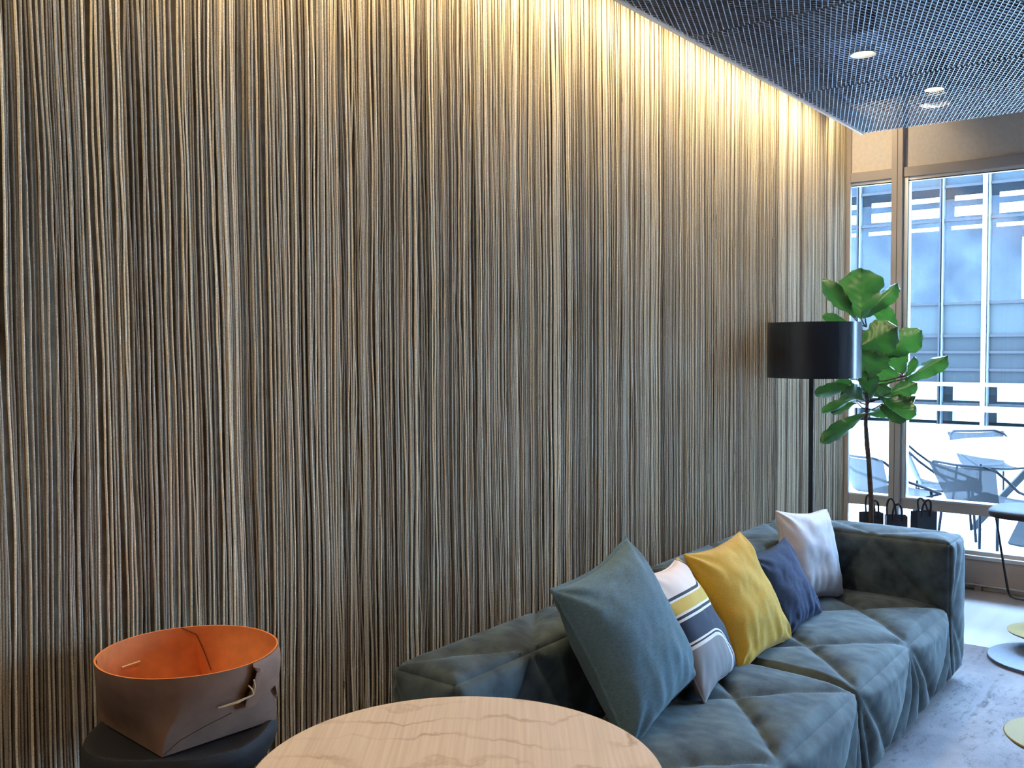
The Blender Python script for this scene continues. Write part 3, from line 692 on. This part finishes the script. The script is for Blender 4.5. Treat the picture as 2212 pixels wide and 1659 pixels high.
def leaf(bx, by, tx, ty, wpx, dz=0.0, dzt=0.0, roll=0.0, cup=.18, curl=.12, seed=0, att=None):
    z = 5.75+dz; B = campt(bx, by, z); T = campt(tx, ty, z+dzt); ax = T-B; Lf = ax.length; ax.normalize()
    view = (B-Vector((0, 0, 1.62))).normalized(); side = ax.cross(view).normalized(); nrm = side.cross(ax).normalized()
    cr, sr = math.cos(roll), math.sin(roll); side, nrm = side*cr+nrm*sr, nrm*cr-side*sr
    W = wpx/FPX*z/max(.45, abs(cr)); nu, nv = 17, 25; vs = []; uv = []
    for j in range(nv):
        v = j/(nv-1)
        # fiddle outline: narrow waist, broad top, rounded tip
        wv = (math.sin(PI*min(1, v**.85))**.6*.30+.70*math.sin(PI*v**1.9)**.62 if 0 < v < 1 else 0.0)
        wv *= 1+.09*math.sin(v*17+seed)+.055*math.sin(v*37+seed*2)
        for i in range(nu):
            u = -1+2*i/(nu-1)
            y = abs(u)**1.4*cup*W+.05*W*math.sin(v*14+seed+u*2)*abs(u)-curl*Lf*(v-.35)**2
            y += .012*W*math.cos((v-.28*abs(u))*7*2*PI)*(1-abs(u)*.4)
            notch = -.05*Lf*math.exp(-(u*u)/.03)*(v > .9)*(v-.9)*10
            p = B+ax*(Lf*v+notch)+side*(u*wv*W/2)+nrm*y
            vs.append(tuple(p)); uv.append((u, v))
    lf.add(vs, [(j*nu+i, j*nu+i+1, (j+1)*nu+i+1, (j+1)*nu+i) for j in range(nv-1) for i in range(nu-1)])
    UVL.extend(uv)
    if att is None: att = campt(1872, min(905, max(705, by+14)), 5.75)
    stems.tube([tuple(att), tuple((att+B)/2+Vector((0, 0, -.01))), tuple(B), tuple(B+ax*Lf*.15-nrm*.004)], [.005, .004, .0035, .002], 6)
for a in [(1861, 690, 1859, 578, 94, -.05, .04, .05, .10, .05), (1850, 692, 1771, 612, 40, .0, .02, .5, .25, -.25), (1868, 680, 1940, 612, 36, .08, .03, .6, .25, .1),
          (1938, 716, 1886, 654, 40, .14, .0, .5, .15, .1), (1835, 702, 1776, 682, 24, .12, .02, .3, .2, .1), (1852, 752, 1940, 706, 78, -.12, -.04, .2, .2, .12),
          (1906, 772, 1993, 714, 60, .02, -.03, .1, .15, .05), (1955, 818, 2050, 768, 38, .02, .0, .5, .3, .1), (1950, 812, 1928, 752, 46, .05, .0, .2, .2, .1),
          (1956, 812, 1976, 770, 20, .04, .0, .6, .3, .2), (1876, 815, 1890, 758, 66, -.12, -.05, .3, .2, .2), (1868, 806, 1842, 760, 50, .05, -.05, .4, .2, .2),
          (1915, 852, 1982, 828, 38, .0, .0, .4, .2, .1), (1903, 856, 1980, 896, 50, -.05, -.08, .3, .15, .1), (1874, 893, 1932, 884, 28, .0, .05, .4, .2, .3),
          (1906, 872, 1958, 908, 20, -.12, -.05, .8, .5, .1), (1852, 838, 1760, 850, 32, -.02, -.05, .5, .2, .1), (1846, 860, 1778, 894, 24, .05, .03, .5, .3, -.1),
          (1874, 892, 1772, 956, 36, -.04, -.02, .4, .2, .12), (1872, 866, 1820, 846, 44, -.12, -.08, .4, .2, .15), (1880, 862, 1868, 800, 44, -.08, .0, .3, .3, .1),
          (1942, 852, 1978, 858, 22, -.05, -.03, .9, .4, .2), (1858, 846, 1804, 824, 28, .06, .0, .4, .2, .1), (1900, 835, 1922, 790, 46, .12, .0, .3, .2, .1),
          (1852, 870, 1796, 892, 22, .1, .0, .4, .2, .1), (1890, 850, 1925, 838, 40, .05, .05, .3, .2, .1), (1870, 780, 1925, 752, 40, .15, .1, .3, .2, .1)]:
    leaf(*a, seed=a[0] % 17)
lo_ = lf.build('foliage', m_leaf, parent=pl, smooth=True, angle=0)
uvl = lo_.data.uv_layers.new(name='UVMap'); li = np.empty(len(lo_.data.loops), dtype=int); lo_.data.loops.foreach_get('vertex_index', li)
uvl.data.foreach_set('uv', np.array(UVL)[li].ravel())
stems.build('stems', m_bark, parent=pl, smooth=True)

# ------------------------------------------------------------------ black paper bags on a low bench by the plant
bn = thing('low_bench', (6.2, 1.62, 0), 'low black bench behind the sofa arm, below the black bags', 'bench')
MB().box(6.05, 6.42, 1.38, 1.98, .27, .30).build('bench_top', m_blk, parent=bn, bevel=.004)
for x in (6.08, 6.39):
    for y in (1.41, 1.95): MB().box(x-.012, x+.012, y-.012, y+.012, 0, .27).build('leg', m_blk, parent=bn)
def bag(cx, cy, w_, d_, h_, rz, label, hl):
    t = thing('paper_bag', (cx, cy, .301), label, 'bag', 'black paper bags', rz)
    mb = MB(); n = 4; z0 = 0
    vs = []
    for z, s_, dd in ((0, .94, 1.0), (.5, .98, .85), (1, 1.0, .8)):
        vs += [(-w_/2*s_, -d_/2*dd, z*h_), (w_/2*s_, -d_/2*dd, z*h_), (w_/2*s_, d_/2*dd, z*h_), (-w_/2*s_, d_/2*dd, z*h_)]
    fs = [(3, 2, 1, 0)]+[(k*4+i, k*4+(i+1) % 4, k*4+4+(i+1) % 4, k*4+4+i) for k in range(2) for i in range(4)]
    b_ = mb.add(vs, fs).build('sack', m_bag, parent=t, local=True); so = b_.modifiers.new('s', 'SOLIDIFY'); so.thickness = .0015
    for k, (y, hh, xo) in enumerate(hl):
        pts = [(-w_*.22+xo, y, h_-.03)]+[(-w_*.22*math.cos(a)+xo, y+(.03 if k else -.02)*math.sin(a), h_+hh*math.sin(a)**.8) for a in np.linspace(.05, PI-.05, 13)]+[(w_*.22+xo, y, h_-.03)]
        MB().tube(pts, .0065, 8).build('rope_handle', m_rope, parent=t, local=True, smooth=True)
bag(6.13, 1.84, .13, .09, .245, -.9, 'leftmost black paper bag with rope handles, by the fig trunk', [(-.04, .085, 0), (.04, .10, .01)])
bag(6.17, 1.70, .125, .085, .235, -1.1, 'middle black paper bag with rope handles behind the sofa arm', [(-.035, .08, 0), (.035, .095, -.02)])
bag(6.25, 1.555, .14, .085, .265, -.7, 'rightmost black paper bag with rope handles, near the window mullion', [(-.035, .08, -.01), (.035, .07, .02)])

# ------------------------------------------------------------------ right-hand edge of the room
ss = thing('sled_stool', (6.28, .95, 0), 'dark seat on thin bent metal legs at the right edge by the window', 'stool')
mb = MB(); vs = []; cx, cy = 6.32, .93; RX, RY = .235, .262
prof = [(0, .0), (.6, .0), (.9, -.002), (.98, -.012), (1, -.028), (.96, -.046), (.6, -.050), (.0, -.05)]
for r_, dz in prof:
    for k in range(48):
        a = 2*PI*k/48; q = (abs(math.cos(a))**3.2+abs(math.sin(a))**3.2)**(-1/3.2); vs.append((cx+math.cos(a)*q*r_*RX, cy+math.sin(a)*q*r_*RY, .632+dz))
mb.add(vs, [(i*48+k, (i+1)*48+k, (i+1)*48+(k+1) % 48, i*48+(k+1) % 48) for i in range(len(prof)-1) for k in range(48)])
mb.m = [0 if k < 48*3 else 1 for k in range(len(mb.f))]
mb.build('seat', [m_bluegrey_top, m_blkcloth], parent=ss, smooth=True, angle=60)
for x, ky in ((6.14, 0), (6.36, 1)):
    MB().tube([(x, .93, .585), (x+.03, .92, .30), (x+.04, .915, .122), (x+.045, .90, .113), (x+.045, .84, .113), (x+.04, .80, .122), (x+.02, .78, .30), (x, .77, .585)] if ky else [(x+.0, 1.125, .585), (x+.02, 1.108, .45), (x+.04, 1.062, .15), (x+.045, 1.05, .122), (x+.045, 1.02, .113), (x+.04, .87, .113), (x+.04, .84, .122), (x+.02, .78, .45), (x, .76, .585)], .007, 8).build('leg_frame', m_blk, parent=ss, smooth=True)
MB().tube([(6.19, .95, .113), (6.40, .95, .113)], .007, 8).build('stretcher', m_blk, parent=ss)
for x in (6.19, 6.40): MB().tube([(x, .95, .113), (x, .95, 0)], .012, 10).build('foot', m_blk, parent=ss, smooth=True)

# low yellow dish table on a slate disc, and an ochre one nearer
cx, cy = 5.37, .74
lt = thing('low_dish_table', (cx, cy, .0105), 'pale yellow dish-shaped low table on a round blue-grey disc base at the right edge', 'table')
MB().lathe([(.272, 0), (.272, .014), (.269, .016), (.02, .016)], (cx, cy, .0105), 72).build('disc_base', m_disc, parent=lt, smooth=True, angle=30)
MB().lathe([(.03, .016), (.03, .03), (.05, .035), (.175, .085), (.178, .090)], (cx+.21, cy+.04, .0105), 64).build('underside', m_pink, parent=lt, smooth=True)
MB().lathe([(.178, .090), (.180, .093), (.176, .095), (.10, .0945), (.01, .094)], (cx+.21, cy+.04, .0105), 64).build('dish', m_yel, parent=lt, smooth=True)
cx, cy = 3.87, .47
lt = thing('low_dish_table', (cx, cy, .0105), 'ochre yellow low table cut off at the bottom right corner of the photo', 'table')
MB().lathe([(.10, 0), (.10, .012), (.03, .02), (.03, .10), (.19, .17), (.20, .18)], (cx, cy, .0105), 64).build('underside', m_yel2, parent=lt, smooth=True)
MB().lathe([(.20, .18), (.202, .184), (.198, .187), (.01, .186)], (cx, cy, .0105), 64).build('dish', m_yel2, parent=lt, smooth=True)

# ------------------------------------------------------------------ terrace
tag(MB().box(WX+.12, 19.5, -12, 16, -.15, -.01).box(-3, WX+.12, -12, -5.15, -.15, -.01).build('floor_terrace', m_terr), kind='structure')
jt = MB()
for x in np.arange(7.3, 19, .9): jt.box(x-.004, x+.004, -12, 16, -.0101, -.0085)
for y in np.arange(-11.7, 16, .9): jt.box(WX+.12, 19.4, y-.004, y+.004, -.0101, -.0085)
tag(jt.build('trim_40', m_joint), kind='structure')

def lounge_chair():
    t = thing('terrace_chair', (0, 0, 0), 'x', 'chair')
    # faces +x, local coordinates; shell: back at -x
    shell = MB()
    def sp(u, v):  # u across, v from back top to seat front
        y = (u-.5)*2
        if v < .5:
            k = v/.5; x = -.30+.13*k+.02*math.cos(y*1.5); z = .72-.30*k; wdt = .30-.07*k
        else:
            k = (v-.5)/.5; x = -.17+.45*k; z = .42-.05*math.sin(k*PI)+.02*k; wdt = .23+.03*k
        x += -.05*(1-y*y)*(1 if v < .4 else max(0, 1-(v-.4)*5)); z += .02*y*y
        return (x, y*wdt, z-.0)
    shell.grid(15, 25, sp)
    so = shell.build('mesh_shell', m_sling, parent=t, local=True, smooth=True, angle=0)
    rim = [(.27, -.27, .44), (.10, -.30, .50), (-.08, -.31, .56), (-.20, -.31, .65), (-.27, -.28, .715), (-.32, -.22, .74), (-.345, 0, .735), (-.32, .22, .74), (-.27, .28, .715), (-.20, .31, .65), (-.08, .31, .56), (.10, .30, .50), (.27, .27, .44)]
    MB().tube(rim, .011, 8).build('rim', m_outch, parent=t, local=True, smooth=True)
    MB().tube([(.27, -.27, .44), (.29, 0, .43), (.27, .27, .44), (0, .25, .40), (-.19, .22, .40), (-.20, 0, .395), (-.19, -.22, .40), (0, -.25, .40)], .009, 8, closed=True).build('seat_rail', m_outch, parent=t, local=True, smooth=True)
    for sx, sy in ((1, 1), (1, -1), (-1, 1), (-1, -1)):
        MB().tube([(.20*sx, .24*sy, .42 if sx < 0 else .47), (.235*sx, .27*sy, .0)], .011, 8).build('leg', m_outch, parent=t, local=True, smooth=True)
    return t
ch = lounge_chair()
for i, (x, y, a, lab) in enumerate(((7.74, 1.47, -.50, 'dark steel terrace chair with its mesh back to the window, nearest the glass'),
                       (8.58, 1.98, -1.30, 'steel terrace chair seen in profile at the left side of the outdoor table'),
                       (7.85, 2.22, -.62, 'steel terrace chair partly hidden behind the fig trunk and window mullion'),
                       (10.15, 1.90, -2.4, 'steel terrace chair beyond the outdoor table, only its back rim showing'),
                       (7.85, .72, .25, 'steel terrace chair at the right edge of the photo behind the dark stool'))):
    o = ch if i == 0 else copy_tree(ch)
    o.location = (x, y, -.0085); o.rotation_euler = (0, 0, a); tag(o, lab, 'chair', 'chairs round the outdoor table')
tx, ty = 9.15, 1.05
ot = thing('outdoor_table', (tx, ty, -.0085), 'large round white outdoor table on slanted slab legs beyond the window', 'table')
MB().lathe([(.05, .695), (1.02, .695), (1.05, .71), (1.05, .725), (.02, .726)], (tx, ty, 0), 96).build('tabletop', m_outtab, parent=ot, smooth=True, angle=30)
for a, s_ in ((2.7, 1), (1.75, 1), (-.6, 1), (-1.5, 1)):
    d = Vector((math.cos(a), math.sin(a), 0)); MB().bar(Vector((tx, ty, .695))+d*.25, Vector((tx, ty, -.0085))+d*.80, .13, .05).build('leg', m_outleg, parent=ot)

# ------------------------------------------------------------------ office building across the terrace
FX = 19.5
bd = thing('office_building', (FX, 4, 0), 'blue glass office facade across the terrace, beyond the window', 'building')
MB().box(FX+1.6, FX+1.9, -12, 16, -.15, 7.2).build('wall', m_facdark, parent=bd)
rows = [(.07, .42), (.47, .83), (.83, 1.09), (1.12, 1.42), (1.45, 1.73), (1.76, 2.34), (2.38, 3.92), (3.96, 4.55), (4.6, 6.2), (6.25, 7.0)]
PY = .78; Y0 = 3.82-PY*7+.0
cols = list(range(17))
for ci in cols:
    y = Y0+ci*PY
    wbar = .05 if ci == 7 or ci == 3 or ci == 11 else .02
    MB().box(FX-.10, FX+.05, y-wbar/1.3, y+wbar/1.3, .0, 7.2).box(FX-.09, FX+.04, y-wbar/1.3-.05, y-wbar/1.3-.02, .0, 7.2, 1).build('mullion', [m_facwhite if ci in (3, 7, 11) else m_facfr, m_facside], parent=bd)
for z in (.445, 1.105, 1.435, 1.745, 2.36, 3.94, 4.575, 6.22, 7.05):
    MB().box(FX-.06, FX+.05, -12, 16, z-.025, z+.025).build('transom', m_facfr, parent=bd)
MB().box(FX-.35, FX-.25, -12, 16, .80, .87).build('handrail', m_facwhite, parent=bd)
MB().box(FX-.35, FX-.2, -12, 16, .33, .43).build('handrail', m_facwhite, parent=bd)
MB().box(FX-.6, FX, -12, 16, -.02, .06).build('kerb', m_facwhite, parent=bd)
mfront = glassmat('facade_clear_glass', (.85, .88, .92), ior=1.08)
# floor slabs inside and ceilings with light strips
MB().box(FX+.02, FX+1.6, -12, 16, 2.2, 2.34).box(FX+.02, FX+1.6, -12, 16, 4.56, 4.75).box(FX+.02, FX+1.6, -12, 16, -.1, 0).build('floor_slab', m_facglass2, parent=bd)
rr = random.Random(3)
for ci in range(16):
    ya = Y0+ci*PY+.02; yb = ya+PY-.04
    for ri, (za, zb) in enumerate(rows):
        if ci in (0, 1, 2, 13, 14, 15) and ri > 6: continue
        solid = ri in (2, 3, 4, 5, 9)
        wdw = MB().box(FX+.0, FX+.03, ya, yb, za, zb).build('window', m_facglass if ri in (2, 3, 4, 9) else (m_facglass2 if ri == 5 else mfront), parent=bd)
        if ri in (7,) and 2 < ci < 13:
            for z1, z2 in ((4.34, 4.43), (4.04, 4.22)):
                MB().box(FX+.25, FX+.27, ya+.03, yb-.16, z1, z2).build('light_strip', m_lit, parent=wdw)
        if ri == 6 and 2 < ci < 13:
            MB().box(FX+.2, FX+.22, ya+.02, yb-.12, 3.78, 3.85).build('light_strip', m_lit, parent=wdw)
        if ri == 6 and ci in (6, 5):
            MB().box(FX+.12, FX+.14, ya+.02, ya+.17, 2.42, 3.55).build('blind', m_lit if ci == 6 else m_blind, parent=wdw)  # one blind glows by emission to paint the lit interior
        if ri == 6 and ci in (5, 4):
            MB().box(FX+.14, FX+.15, ya+.25, yb-.05, 3.2, 3.7).build('blind', m_lit, parent=wdw)  # glowing sheet, its brightness painted by emission
        if ri in (0, 1) and 2 < ci < 13:
            MB().box(FX+.3, FX+.32, ya+.05, yb-.16, za+.03, zb-.05).build('blind', m_lit2, parent=wdw)
print('built')
